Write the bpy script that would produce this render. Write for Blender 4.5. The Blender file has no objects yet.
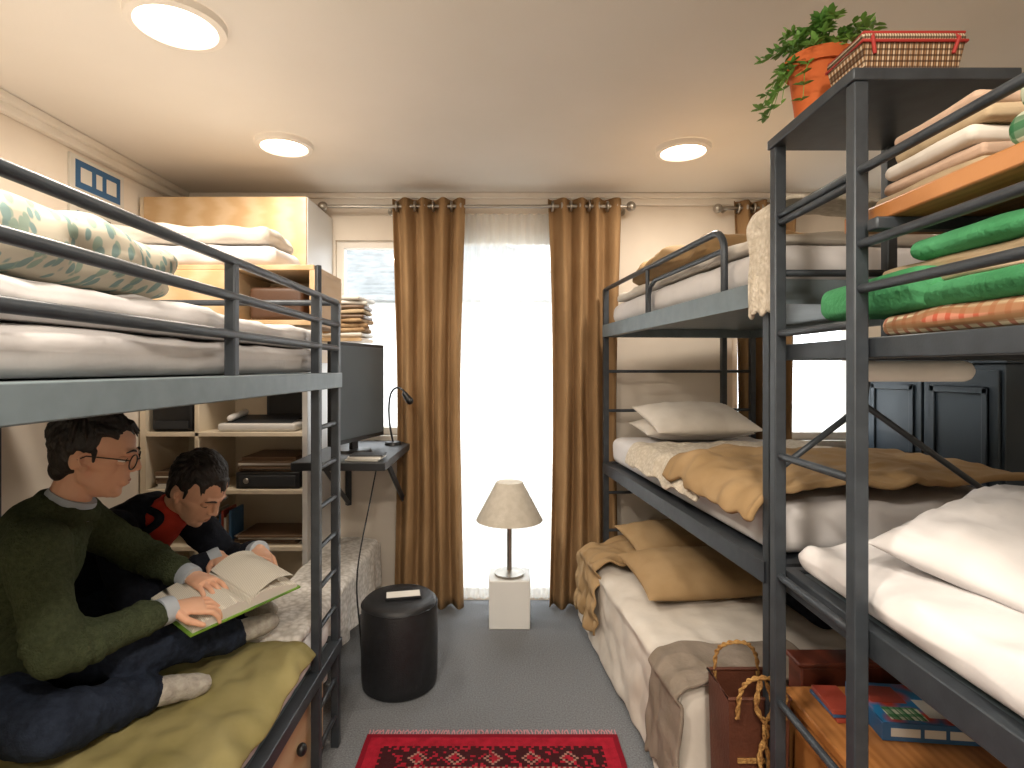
import bpy, bmesh, math, random
from mathutils import Vector as V, Matrix, noise
random.seed(7)
R=math.radians
def lin(h):
    h=h.lstrip('#'); o=[]
    for i in (0,2,4):
        c=int(h[i:i+2],16)/255
        o.append(c/12.92 if c<=.04045 else ((c+.055)/1.055)**2.4)
    return (*o,1)
MC={}
def newmat(name):
    m=bpy.data.materials.new(name); m.use_nodes=True
    nt=m.node_tree; b=nt.nodes['Principled BSDF']
    return m,nt,b
def mat(name,col,rough=.6,metal=0,col2=None,ns=8,bump=0,bs=60,emis=0,st=(1,1,1),sss=0,kind='noise',lo=.35,hi=.65,dist=0):
    if name in MC: return MC[name]
    m,nt,b=newmat(name); N=nt.nodes; L=nt.links
    b.inputs['Roughness'].default_value=rough; b.inputs['Metallic'].default_value=metal
    if rough>=.8: b.inputs['Specular IOR Level'].default_value=.15
    b.inputs['Base Color'].default_value=lin(col)
    if sss:
        b.inputs['Subsurface Weight'].default_value=sss; b.inputs['Subsurface Scale'].default_value=.01
        b.inputs['Subsurface Radius'].default_value=(1,.35,.2)
    tc=N.new('ShaderNodeTexCoord'); mp=N.new('ShaderNodeMapping'); mp.inputs['Scale'].default_value=st
    L.new(tc.outputs['Object'],mp.inputs[0])
    if col2:
        if kind=='wave':
            n=N.new('ShaderNodeTexWave'); n.inputs['Scale'].default_value=ns; n.inputs['Distortion'].default_value=dist or 6; n.inputs['Detail'].default_value=3
            out=n.outputs['Fac']
        elif kind=='voronoi':
            n=N.new('ShaderNodeTexVoronoi'); n.inputs['Scale'].default_value=ns; out=n.outputs['Distance']
        else:
            n=N.new('ShaderNodeTexNoise'); n.inputs['Scale'].default_value=ns; n.inputs['Detail'].default_value=4; n.inputs['Distortion'].default_value=dist; out=n.outputs['Fac']
        L.new(mp.outputs[0],n.inputs['Vector'])
        cr=N.new('ShaderNodeValToRGB'); cr.color_ramp.elements[0].position=lo; cr.color_ramp.elements[1].position=hi
        cr.color_ramp.elements[0].color=lin(col); cr.color_ramp.elements[1].color=lin(col2)
        L.new(out,cr.inputs[0]); L.new(cr.outputs[0],b.inputs['Base Color'])
    if bump:
        n2=N.new('ShaderNodeTexNoise'); n2.inputs['Scale'].default_value=bs; n2.inputs['Detail'].default_value=3
        L.new(mp.outputs[0],n2.inputs['Vector'])
        bp=N.new('ShaderNodeBump'); bp.inputs['Strength'].default_value=bump; bp.inputs['Distance'].default_value=.01
        L.new(n2.outputs['Fac'],bp.inputs['Height']); L.new(bp.outputs[0],b.inputs['Normal'])
    if emis:
        b.inputs['Emission Color'].default_value=lin(col); b.inputs['Emission Strength'].default_value=emis
    MC[name]=m; return m

class MB:
    def __init__(s): s.v=[];s.f=[];s.m=[];s.mats=[]
    def add(s,vs,fs,mt,M=None):
        if mt not in s.mats: s.mats.append(mt)
        k=s.mats.index(mt); o=len(s.v)
        for p in vs:
            p=V(p); s.v.append(M@p if M else p)
        for f in fs: s.f.append([i+o for i in f]); s.m.append(k)
        return s
    def box(s,x0,x1,y0,y1,z0,z1,mt,M=None):
        vs=[(x,y,z) for x in (x0,x1) for y in (y0,y1) for z in (z0,z1)]
        return s.add(vs,[(0,1,3,2),(4,6,7,5),(0,4,5,1),(2,3,7,6),(0,2,6,4),(1,5,7,3)],mt,M)
    def ring(s,pts,rs,mt,n,M=None,lat=None,ws=None,ds=None,closed=False):
        pts=[V(p) for p in pts]; vs=[];fs=[]; K=len(pts)
        u=None
        for i,p in enumerate(pts):
            if closed: t=pts[(i+1)%K]-pts[i-1]
            else: t=pts[min(i+1,K-1)]-pts[max(i-1,0)]
            if t.length<1e-9: t=V((0,0,1))
            t.normalize()
            if lat is not None:
                a=V(lat)-t*V(lat).dot(t); a.normalize(); b=t.cross(a)
            else:
                if u is None:
                    u=t.cross(V((0,0,1)) if abs(t.z)<.9 else V((1,0,0)))
                u=u-t*u.dot(t)
                if u.length<1e-6: u=t.orthogonal()
                u.normalize(); a=u; b=t.cross(a)
            w=ws[i] if ws else rs[i]; d=ds[i] if ds else rs[i]
            for k in range(n):
                th=2*math.pi*k/n
                vs.append(p+a*(w*math.cos(th))+b*(d*math.sin(th)))
        for i in range(K if closed else K-1):
            for k in range(n):
                j=(i+1)%K
                fs.append((i*n+k,i*n+(k+1)%n,j*n+(k+1)%n,j*n+k))
        if not closed:
            fs.append(list(range(n))[::-1]); fs.append([ (K-1)*n+k for k in range(n)])
        return s.add(vs,fs,mt,M)
    def tube(s,pts,r,mt,n=10,M=None,closed=False):
        rs=r if isinstance(r,(list,tuple)) else [r]*len(pts)
        return s.ring(pts,rs,mt,n,M,closed=closed)
    def bar(s,p,q,w,mt,M=None):
        p=V(p);q=V(q); return s.ring([p,q],[w*.7071]*2,mt,4,M)
    def cap(s,p0,r0,p1,r1,mt,n=14):
        p0=V(p0);p1=V(p1);t=(p1-p0).normalized(); pts=[];rs=[]
        for a in (88,60,30): pts.append(p0-t*r0*math.sin(R(a))); rs.append(r0*math.cos(R(a)))
        for k in range(5):
            f=k/4; pts.append(p0.lerp(p1,f)); rs.append(r0+(r1-r0)*f)
        for a in (30,60,88): pts.append(p1+t*r1*math.sin(R(a))); rs.append(r1*math.cos(R(a)))
        return s.ring(pts,rs,mt,n)
    def chain(s,pts,rs,mt,n=14):
        for i in range(len(pts)-1): s.cap(pts[i],rs[i],pts[i+1],rs[i+1],mt,n)
        return s
    def ell(s,c,rad,mt,M=None,nu=18,nv=12):
        vs=[];fs=[]; c=V(c)
        for i in range(nv+1):
            ph=math.pi*(i/nv); 
            for j in range(nu):
                th=2*math.pi*j/nu
                vs.append(c+V((rad[0]*math.sin(ph)*math.cos(th),rad[1]*math.sin(ph)*math.sin(th),rad[2]*math.cos(ph))))
        for i in range(nv):
            for j in range(nu): fs.append((i*nu+j,(i+1)*nu+j,(i+1)*nu+(j+1)%nu,i*nu+(j+1)%nu))
        return s.add(vs,fs,mt,M)
    def lathe(s,prof,c,mt,n=32,M=None):
        vs=[];fs=[];c=V(c);K=len(prof)
        for r,z in prof:
            for j in range(n):
                th=2*math.pi*j/n; vs.append(c+V((r*math.cos(th),r*math.sin(th),z)))
        for i in range(K-1):
            for j in range(n): fs.append((i*n+j,i*n+(j+1)%n,(i+1)*n+(j+1)%n,(i+1)*n+j))
        return s.add(vs,fs,mt,M)
    def loft(s,pts,lat,ws,ds,mt,n=26,sub=4):
        P=[];W=[];D=[];K=len(pts)
        for i in range(K-1):
            for k in range(sub):
                f=k/sub; g=f*f*(3-2*f)
                P.append(V(pts[i]).lerp(V(pts[i+1]),f)); W.append(ws[i]+(ws[i+1]-ws[i])*g); D.append(ds[i]+(ds[i+1]-ds[i])*g)
        P.append(V(pts[-1]));W.append(ws[-1]);D.append(ds[-1])
        return s.ring(P,None,mt,n,lat=lat,ws=W,ds=D)
    def grid(s,fn,nu,nv,mt,M=None):
        vs=[V(fn(i/nu,j/nv)) for i in range(nu+1) for j in range(nv+1)]
        fs=[(i*(nv+1)+j,(i+1)*(nv+1)+j,(i+1)*(nv+1)+j+1,i*(nv+1)+j+1) for i in range(nu) for j in range(nv)]
        return s.add(vs,fs,mt,M)
    def soft(s,x0,x1,y0,y1,z0,z1,r,mt,amp=0,fs_=6,seg=.05,M=None,flatbot=True,sd=0):
        c=V(((x0+x1)/2,(y0+y1)/2,(z0+z1)/2)); h=[(x1-x0)/2,(y1-y0)/2,(z1-z0)/2]; r=min(r,*h)*.999
        def coords(H):
            e=[-H,-H+.25*r,-H+.6*r,-H+r]; inner=2*(H-r); k=max(1,int(inner/seg))
            return e+[-H+r+inner*i/k for i in range(1,k)]+[H-r,H-.6*r,H-.25*r,H]
        C=[coords(q) for q in h]
        for ax in range(3):
            a,b=[q for q in range(3) if q!=ax]
            for sg in (-1,1):
                vs=[]
                for ca in C[a]:
                    for cb in C[b]:
                        p=V((0,0,0)); p[ax]=sg*h[ax]; p[a]=ca; p[b]=cb
                        inn=V([max(-(h[q]-r),min(h[q]-r,p[q])) for q in range(3)])
                        d=p-inn
                        d.normalize(); p=inn+d*r
                        if amp:
                            q=(p+c)*fs_+V((sd*3.1,sd*1.7,0))
                            w=noise.noise(q)+.5*(1-abs(2*noise.noise(q*1.9)))-.25+.25*noise.noise(q*4)
                            k=1
                            if flatbot and p.z<0: k=max(0,1+p.z/h[2])*.8 if d.z<-.5 else 1
                            if flatbot and d.z<-.7: k=0
                            p=p+d*amp*w*k
                        vs.append(p+c)
                na,nb=len(C[a]),len(C[b])
                s.add(vs,[(i*nb+j,(i+1)*nb+j,(i+1)*nb+j+1,i*nb+j+1) for i in range(na-1) for j in range(nb-1)],mt,M)
        return s
    def pillow(s,c,Lx,Ly,T,mt,rot=(0,0,0),amp=.008,nu=30,nv=24,sd=0):
        M=Matrix.Translation(c)@Matrix.Rotation(rot[2],4,'Z')@Matrix.Rotation(rot[1],4,'Y')@Matrix.Rotation(rot[0],4,'X')
        for sg in (1,-1):
            def fn(a,b):
                u=math.sin((a*2-1)*math.pi/2);v=math.sin((b*2-1)*math.pi/2)
                e=max(0,(1-abs(u)**2.6)*(1-abs(v)**2.6))
                q=V((u*Lx*7+sd,v*Ly*7,sg*2+sd))
                w=(noise.noise(q)+.6*(1-abs(2*noise.noise(q*2))))*amp*min(1,e*3)
                return (u*Lx/2*(1-.07*(1-v*v)),v*Ly/2*(1-.09*(1-u*u)),sg*(T/2*e**.55)+w*(1 if sg>0 else .3))
            s.grid(fn,nu,nv,mt,M)
        return s
    def build(s,name,parent=None,bevel=0,subs=0,solid=0,xf=None,remesh=0,sm=0,disp=None,angle=40):
        vs=[xf@p if xf else p for p in s.v]
        mn=V([min(p[i] for p in vs) for i in range(3)]);mx=V([max(p[i] for p in vs) for i in range(3)])
        c=(mn+mx)/2
        me=bpy.data.meshes.new(name); me.from_pydata([p-c for p in vs],[],s.f)
        for m in s.mats: me.materials.append(m)
        me.polygons.foreach_set('material_index',s.m)
        bm=bmesh.new(); bm.from_mesh(me); bmesh.ops.remove_doubles(bm,verts=bm.verts,dist=1e-5)
        bmesh.ops.recalc_face_normals(bm,faces=bm.faces); bm.to_mesh(me); bm.free()
        me.polygons.foreach_set('use_smooth',[True]*len(me.polygons))
        try: me.set_sharp_from_angle(angle=R(angle))
        except Exception: pass
        ob=bpy.data.objects.new(name,me); bpy.context.scene.collection.objects.link(ob); ob.location=c
        if parent: ob.parent=parent
        if solid: 
            md=ob.modifiers.new('s','SOLIDIFY'); md.thickness=solid; md.offset=0
        if bevel:
            md=ob.modifiers.new('b','BEVEL'); md.width=bevel; md.segments=2; md.limit_method='ANGLE'
        if remesh:
            md=ob.modifiers.new('r','REMESH'); md.mode='VOXEL'; md.voxel_size=remesh; md.use_smooth_shade=True
        if sm:
            md=ob.modifiers.new('sm','SMOOTH'); md.factor=.5; md.iterations=sm
        if disp:
            tx=bpy.data.textures.new(name+'_t','CLOUDS'); tx.noise_scale=disp[1]; tx.noise_depth=2
            md=ob.modifiers.new('d','DISPLACE'); md.texture=tx; md.strength=disp[0]; md.mid_level=.5; md.texture_coords='LOCAL'
        if subs:
            md=ob.modifiers.new('ss','SUBSURF'); md.levels=subs; md.render_levels=subs
        return ob
def empty(name):
    e=bpy.data.objects.new(name,None); bpy.context.scene.collection.objects.link(e); e.empty_display_size=.1; return e
def arc(c,r,a0,a1,n,ax='xz'):
    o=[]
    for i in range(n+1):
        a=R(a0+(a1-a0)*i/n); x=r*math.cos(a);y=r*math.sin(a)
        o.append(V(c)+(V((x,0,y)) if ax=='xz' else V((0,x,y)) if ax=='yz' else V((x,y,0))))
    return o
def spline(pts,n=8):
    P=[];pts=[V(p) for p in pts]
    for i in range(len(pts)-1):
        for q in range(n):
            a=pts[max(i-1,0)];b=pts[i];c=pts[i+1];d=pts[min(i+2,len(pts)-1)];t=q/n
            P.append(.5*((2*b)+(c-a)*t+(2*a-5*b+4*c-d)*t*t+(3*b-a-3*c+d)*t**3))
    P.append(pts[-1]); return P

# ---------------- materials
WALL=mat('wall_paint','#dcd1c3',.85,col2='#e2d8ca',ns=3,bump=.05,bs=120)
CEIL=mat('ceiling_paint','#dfdad2',.9,col2='#e3ded7',ns=2,bump=.03,bs=80)
TRIM=mat('trim_paint','#e9e4dc',.5,col2='#e4ded4',ns=5)
CARP=mat('carpet_grey','#66696d',.95,col2='#898c90',ns=160,bump=.6,bs=400,lo=.3,hi=.7)
MET=mat('powder_coated_steel','#353a40',.42,.3,col2='#3e444a',ns=20,bump=.03,bs=200)
METL=mat('slate_steel','#68757b',.45,.2,col2='#717e84',ns=20)
WOOD=mat('birch_wood','#cbb08c',.5,col2='#bf9f76',ns=2.0,kind='wave',st=(1,1,5),dist=5,lo=.1,hi=.9,bump=.03,bs=40)
WOODO=mat('orange_oak','#b47a45',.42,col2='#a36a37',ns=2.5,kind='wave',st=(5,1,1),dist=7,lo=.1,hi=.95,bump=.04,bs=60)
CREAM=mat('cream_laminate','#e0d3bd',.5,col2='#d9cbb2',ns=4)
WHITEP=mat('white_laminate','#d5d3cf',.45,col2='#cfcdc9',ns=3)
SHEET=mat('white_cotton','#d9d6d5',.9,col2='#cecbcb',ns=5,bump=.2,bs=18)
SHEET2=mat('warm_white_cotton','#d6cfc5',.9,col2='#c9c1b6',ns=6,bump=.2,bs=22)
KNIT=mat('cream_knit','#d6cdbe',.95,col2='#c2b7a5',ns=60,kind='voronoi',lo=.1,hi=.7,bump=.8,bs=90)
QUILTW=mat('white_quilted','#dad6d0',.95,col2='#bdb8b0',ns=45,kind='voronoi',lo=.3,hi=.75,bump=.5,bs=60)
TAN=mat('tan_cotton','#a58a66',.88,col2='#977c58',ns=6,bump=.25,bs=16)
OLIVE=mat('olive_yellow_cotton','#958b60',.9,col2='#80774b',ns=5,bump=.35,bs=14)
CURT=mat('tan_curtain','#9d7f5c',.88,col2='#8c6f4e',ns=10,bump=.25,bs=150,st=(1,1,.3))
BLK=mat('black_plastic','#0f1012',.4,col2='#17191c',ns=8)
BLKL=mat('black_leather','#121316',.5,col2='#1a1c20',ns=30,bump=.2,bs=200)
DGREY=mat('dark_grey_plastic','#26292d',.45,col2='#2d3034',ns=8)
SCR=mat('monitor_screen','#535c61',.5,col2='#464e53',ns=1)
NICK=mat('brushed_nickel','#a8a39b',.3,.9)
TERR=mat('terracotta','#cf7040',.8,col2='#bd6034',ns=9,bump=.1)
LEAF=mat('leaf_green','#4f8236',.5,col2='#7fa850',ns=12)
SOIL=mat('soil','#33241a',.95,col2='#1e150f',ns=60,bump=1)
GREEN=mat('green_fleece','#55a06f',.95,col2='#458c5c',ns=7,bump=.4,bs=70)
BEIGE=mat('beige_linen','#bda98c',.9,col2='#ae9a7c',ns=9,bump=.25,bs=40)
PINKB=mat('dusty_linen','#b59b87',.9,col2='#c4a893',ns=9,bump=.25,bs=40)
SKIN=mat('skin','#dcae91',.6,col2='#d4a184',ns=9,sss=.1,bump=.04,bs=150)
LIP=mat('lips','#b97f6c',.6)
HAIR=mat('black_hair','#14100e',.6,col2='#241c18',ns=60,bump=.6,bs=90,st=(1,1,.5))
EYEW=mat('eye_white','#e2ddd6',.2)
SWEAT=mat('olive_green_knit','#4a523c',.97,col2='#3d4531',ns=90,bump=.9,bs=220)
SHIRT=mat('pale_blue_shirt','#aeb6be',.88,col2='#a0a9b3',ns=10,bump=.15,bs=30)
DENIM=mat('dark_denim','#1d2330',.9,col2='#272f3e',ns=50,bump=.3,bs=180)
NAVY=mat('navy_blazer','#171a22',.92,col2='#1f232c',ns=40,bump=.25,bs=150)
REDS=mat('red_tshirt','#bd3d2e',.85,col2='#a6362a',ns=10)
SOCK=mat('grey_sock','#b0aba2',.95,col2='#969088',ns=40,bump=.5,bs=150)
PAPER=mat('page_paper','#ece8dd',.8,col2='#cfc9bb',ns=55,kind='wave',st=(1,.2,.2),dist=.4,lo=.02,hi=.25)
BKG=mat('book_cover_green','#77a23a',.4,col2='#4d7a2c',ns=10)
GAME=mat('game_box_art','#c2452c',.35,col2='#2a7bb0',ns=18,kind='voronoi',lo=.2,hi=.6)
def plaid(name,c0,c1,c2,sc):
    m,nt,b=newmat(name);N=nt.nodes;L=nt.links
    tc=N.new('ShaderNodeTexCoord'); prev=None
    for i,(ax,c) in enumerate((('X',c1),('Y',c1),('Z',c2),('X',c2))):
        w=N.new('ShaderNodeTexWave'); w.bands_direction=ax; w.inputs['Scale'].default_value=sc*(1 if i<3 else 2.1); w.inputs['Phase Offset'].default_value=i
        L.new(tc.outputs['Object'],w.inputs['Vector'])
        r=N.new('ShaderNodeValToRGB'); r.color_ramp.elements[0].position=.6;r.color_ramp.elements[1].position=.75
        r.color_ramp.elements[1].color=(.75,.75,.75,1)
        L.new(w.outputs['Fac'],r.inputs[0])
        mx=N.new('ShaderNodeMixRGB'); mx.inputs[2].default_value=lin(c)
        if prev: L.new(prev,mx.inputs[1])
        else: mx.inputs[1].default_value=lin(c0)
        L.new(r.outputs[0],mx.inputs[0]); prev=mx.outputs[0]
    L.new(prev,b.inputs['Base Color']); b.inputs['Roughness'].default_value=.9; b.inputs['Specular IOR Level'].default_value=.15
    return m
PLAID=plaid('plaid_blanket','#e6d8b8','#b04a34','#8a6a4a',11)
GPLAID=plaid('green_check_cloth','#cfd6bf','#3e8a56','#2f6b45',10)
WICK=plaid('woven_wicker','#8c6a4c','#d9c7ae','#3f2a1c',28)
REDT=mat('red_binding','#a8302a',.6)
LEATH=mat('brown_leather','#4d2a1c',.5,col2='#5e3424',ns=8,bump=.2,bs=80)
REDW=mat('reddish_wood','#6b3424',.5,col2='#5a2a1c',ns=3,kind='wave',st=(1,1,6),dist=5,bump=.05)
ROPE=mat('jute_rope','#a8834f',.9,col2='#866038',ns=60,bump=.6,bs=120)
def leafy():
    m,nt,b=newmat('leaf_print_cotton');N=nt.nodes;L=nt.links
    tc=N.new('ShaderNodeTexCoord'); prev=None
    for k,(rz,off) in enumerate(((.7,0),(-.6,3.3))):
        mp=N.new('ShaderNodeMapping'); mp.inputs['Scale'].default_value=(20,46,26); mp.inputs['Rotation'].default_value=(0,0,rz); mp.inputs['Location'].default_value=(off,off,0)
        L.new(tc.outputs['Object'],mp.inputs[0])
        vo=N.new('ShaderNodeTexVoronoi'); vo.inputs['Scale'].default_value=1; L.new(mp.outputs[0],vo.inputs['Vector'])
        r=N.new('ShaderNodeValToRGB'); e=r.color_ramp.elements; e[0].position=.34; e[0].color=(1,1,1,1); e[1].position=.40; e[1].color=(0,0,0,1)
        L.new(vo.outputs['Distance'],r.inputs[0])
        mx=N.new('ShaderNodeMixRGB'); mx.inputs[2].default_value=lin('#8ba3a0' if k else '#9db0a2')
        if prev: L.new(prev,mx.inputs[1])
        else: mx.inputs[1].default_value=lin('#d3ccba')
        L.new(r.outputs[0],mx.inputs[0]); prev=mx.outputs[0]
    L.new(prev,b.inputs['Base Color']); b.inputs['Roughness'].default_value=.9; b.inputs['Specular IOR Level'].default_value=.15
    return m
LEAFY=leafy()
def glass():
    m=bpy.data.materials.new('window_glass'); m.use_nodes=True; nt=m.node_tree; nt.nodes.clear()
    o=nt.nodes.new('ShaderNodeOutputMaterial'); t=nt.nodes.new('ShaderNodeBsdfTransparent'); g=nt.nodes.new('ShaderNodeBsdfGlossy'); g.inputs['Roughness'].default_value=.05
    x=nt.nodes.new('ShaderNodeMixShader'); x.inputs[0].default_value=.06
    nt.links.new(t.outputs[0],x.inputs[1]);nt.links.new(g.outputs[0],x.inputs[2]);nt.links.new(x.outputs[0],o.inputs[0]); return m
GLASS=glass()
def sheer():
    m=bpy.data.materials.new('sheer_voile'); m.use_nodes=True; nt=m.node_tree; nt.nodes.clear()
    o=nt.nodes.new('ShaderNodeOutputMaterial'); t=nt.nodes.new('ShaderNodeBsdfTransparent'); d=nt.nodes.new('ShaderNodeBsdfTranslucent'); df=nt.nodes.new('ShaderNodeBsdfDiffuse')
    d.inputs[0].default_value=(.88,.90,.89,1); df.inputs[0].default_value=(.88,.89,.88,1)
    x0=nt.nodes.new('ShaderNodeMixShader'); x0.inputs[0].default_value=.5
    nt.links.new(d.outputs[0],x0.inputs[1]);nt.links.new(df.outputs[0],x0.inputs[2])
    x=nt.nodes.new('ShaderNodeMixShader'); x.inputs[0].default_value=.5
    nt.links.new(t.outputs[0],x.inputs[1]);nt.links.new(x0.outputs[0],x.inputs[2]);nt.links.new(x.outputs[0],o.inputs[0]); return m
SHEER=sheer()

# ---------------- room
XL,XR,YB,YF,H=-2.0,2.38,3.5,-1.7,2.53
MB().box(XL-.1,XR+.1,YF-.1,YB+.15,-.1,0,CARP).build('floor')
MB().box(XL-.1,XR+.1,YF-.1,YB+.15,H,H+.1,CEIL).build('ceiling')
MB().box(XL-.1,XL,YF-.1,YB+.15,0,H,WALL).build('wall_left')
MB().box(XR,XR+.1,YF-.1,YB+.15,0,H,WALL).build('wall_right')
MB().box(XL,XR,YF-.1,YF,0,H,WALL).build('wall_front')
W1=(-1.06,-.46,1.03,2.25); W2=(-.36,.42,.02,2.28); W3=(1.42,2.2,1.0,2.27)
wb=MB()
prev=XL
for (a,b_,z0,z1) in (W1,W2,W3):
    wb.box(prev,a,YB,YB+.15,0,H,WALL); wb.box(a,b_,YB,YB+.15,0,z0,WALL); wb.box(a,b_,YB,YB+.15,z1,H,WALL); prev=b_
wb.box(prev,XR,YB,YB+.15,0,H,WALL); wb.build('wall_back')
def window(n,w):
    a,b_,z0,z1=w; m=MB(); t=.045
    for x0,x1,zz0,zz1 in ((a,a+t,z0,z1),(b_-t,b_,z0,z1),(a+t,b_-t,z0,z0+t),(a+t,b_-t,z1-t,z1)): m.box(x0,x1,YB+.03,YB+.09,zz0,zz1,TRIM)
    m.box(a+t,b_-t,YB+.055,YB+.06,z0+t,z1-t,GLASS)
    if z0>.5: m.box(a-.03,b_+.03,YB-.03,YB+.03,z0-.03,z0,TRIM)
    m.build('window_%d'%n)
window(1,W1); window(2,W2); window(3,W3)
def cornice(nm,pts):
    m=MB(); 
    for s,zz in ((.035,.07),(.06,.035)):
        x0,x1,y0,y1,ax=pts
        if ax=='L': m.box(x0,x0+s,y0,y1,H-zz,H,TRIM)
        if ax=='R': m.box(x0-s,x0,y0,y1,H-zz,H,TRIM)
        if ax=='B': m.box(x0,x1,y0-s,y0,H-zz,H,TRIM)
    m.build(nm,bevel=.006)
cornice('trim_1',(XL,0,YF,YB,'L')); cornice('trim_2',(XR,0,YF,YB,'R')); cornice('trim_3',(XL,XR,YB,0,'B'))
MB().box(XL,W2[0]-.02,YB-.015,YB,0,.09,TRIM).box(W2[1]+.02,XR,YB-.015,YB,0,.09,TRIM).build('baseboard_back',bevel=.003)
MB().box(XL,XL+.015,YF,YB,0,.09,TRIM).build('baseboard_left'); MB().box(XR-.015,XR,YF,YB,0,.09,TRIM).build('baseboard_right')
MB().box(-.4,.45,YF+.002,YF+.04,0,2.05,WHITEP).box(-.47,-.4,YF+.002,YF+.05,0,2.12,TRIM).box(.45,.52,YF+.002,YF+.05,0,2.12,TRIM).box(-.4,.45,YF+.002,YF+.05,2.05,2.12,TRIM).tube([(.36,YF+.04,1.0),(.36,YF+.09,1.0),(.26,YF+.09,1.0)],.01,NICK).build('door_1',bevel=.003)

# outside
ROOF=mat('grey_roof_tiles','#8b8f90',.8,col2='#777b7c',ns=6)
HW=mat('white_render','#f2f2f0',.9,col2='#e8e8e6',ns=2)
h=MB(); h.box(-5.5,1.2,9,13,-.1,2.55,HW)
h.add([(-5.8,8.7,2.5),(1.5,8.7,2.5),(1.5,13.3,2.5),(-5.8,13.3,2.5),(-4.5,11,4.3),(.0,11,3.9)],[(0,1,5,4),(1,2,5),(2,3,4,5),(3,0,4),(0,3,2,1)],ROOF)
for i in range(12):
    f=i/12; f2=f+.012
    h.add([V((-5.8,8.68,2.52)).lerp(V((-4.5,10.98,4.32)),f),V((1.5,8.68,2.52)).lerp(V((0,10.98,3.92)),f),V((1.5,8.66,2.54)).lerp(V((0,10.96,3.95)),f2),V((-5.8,8.66,2.54)).lerp(V((-4.5,10.96,4.35)),f2)],[(0,1,2,3)],ROOF)
h.build('neighbour_house')
MB().box(-14,14,3.7,24,-.25,-.1,mat('paved_ground','#b9b8b3',.9,col2='#a8a7a2',ns=2)).build('street_ground')

# ceiling downlights; those by and behind the camera are unseen, added for fill light
LW=mat('warm_lamp_glow','#ffe9cf',.5,emis=6)
FIX=mat('downlight_ring','#e8e2da',.35)
k=0
for (x,y,r) in ((-1.02,1.74,.14),(-1.06,2.69,.13),(.874,2.75,.13),(-.6,.3,.13),(.3,-.1,.13),(0,-1.0,.13)):
    m=MB(); m.lathe([(r*.8,H-.012),(r*.84,H-.026),(r,H-.022),(r*1.03,H-.001)],(x,y,0),FIX,40)
    m.lathe([(.001,H-.028),(r*.4,H-.027),(r*.7,H-.02),(r*.82,H-.01)],(x,y,0),LW,40)
    m.build('ceiling_downlight_or_fill' if k==0 else 'ceiling_downlight_or_fill.%03d'%k)
    ld=bpy.data.lights.new('downlight_or_fill','AREA'); ld.shape='DISK'; ld.size=r*1.6; ld.energy=[15,10,12,32,30,42][k]; ld.color=(1,.89,.76)
    lo=bpy.data.objects.new('downlight_or_fill_light',ld); lo.location=(x,y,H-.04); bpy.context.scene.collection.objects.link(lo)
    k+=1

# ---------------- curtains
def curtain(name,xa,xb,ya,zb,zt,folds,flare=1.0,sd=0):
    m=MB()
    def fn(u,v):
        z=zt-(zt-zb)*v
        xm=(xa+xb)/2; w=(xb-xa)*(1-.14*math.sin(v*math.pi*.9)*flare)
        x=xm+(u-.5)*w+.012*noise.noise(V((u*3,v*2,sd)))
        y=ya+(.032+.010*v)*math.sin(u*folds*2*math.pi+.6*noise.noise(V((u*2,v*2.5,sd+5))))+.012*noise.noise(V((u*9,v*3,sd)))
        return (x,y,z)
    m.grid(fn,120,40,CURT)
    for i in range(int(folds*2)):
        x=xa+(xb-xa)*(i+.5)/(folds*2)
        m.tube([V((x,ya,zt-.045))+V((0,.026*math.cos(a),.026*math.sin(a))) for a in [2*math.pi*j/16 for j in range(16)]],.006,NICK,6,closed=True)
    return m.build(name,solid=.004,angle=80)
curtain('curtain',-.68,-.24,3.38,.01,2.47,4,sd=1)
curtain('curtain.001',.26,.70,3.38,.01,2.47,4,sd=4)
curtain('curtain.002',1.40,1.78,3.42,.30,2.47,4,sd=9)
m=MB(); m.tube([(-1.1,3.38,2.425),(.74,3.38,2.425)],.011,NICK,12)
for x in (-1.1,.76): 
    m.ell((x,3.38,2.425),(.03,.03,.03),NICK)
for x in (-.70,.72): 
    m.tube([(x,3.38,2.425),(x,3.5,2.425)],.009,NICK); m.lathe([(.001,0),(.03,.001),(.03,.01),(.001,.011)],(0,0,0),NICK,20,Matrix.Translation((x,3.5,2.425))@Matrix.Rotation(R(90),4,'X'))
m.build('curtain_rod')
m=MB(); m.tube([(1.3,3.42,2.425),(2.3,3.42,2.425)],.011,NICK,12); m.ell((1.3,3.42,2.425),(.028,.028,.028),NICK)
m.tube([(1.36,3.42,2.425),(1.36,3.5,2.425)],.009,NICK); m.build('curtain_rod.001')
m=MB(); m.grid(lambda u,v:(-.27+.6*u,3.455+.012*math.sin(u*11*2*math.pi+v*1.2)+.006*noise.noise(V((u*8,v*3,0))),2.4-2.37*v),130,20,SHEER)
m.build('sheer_curtain',angle=80)

# ---------------- left wardrobe / bookshelf
m=MB(); x0,x1,y0,y1,zt=-1.99,-1.075,3.05,3.49,2.38
m.box(x1-.03,x1,y0,y1,0,zt,WHITEP); m.box(x0,x0+.03,y0,y1,0,zt,CREAM); m.box(x0+.03,x1-.03,y0,y1,zt-.03,zt,WOOD); m.box(x0+.03,x1-.03,y1-.02,y1,0,zt-.03,CREAM)
for z in (1.84,1.5,1.10,.785,.475,.08): m.box(x0+.03,x1-.03,y0+.005,y1-.02,z-.025,z,CREAM if z<1.3 else WOOD)
m.box(-1.695,-1.67,y0+.005,y1-.02,.08,1.475,CREAM)
m.box(x0+.032,x1-.002,y0-.018,y0,1.845,zt-.002,WOOD)
m.box(x0+.03,x1-.03,y0,y0+.02,0,.055,WOOD)
m.build('bookshelf_cabinet',bevel=.003)
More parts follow.
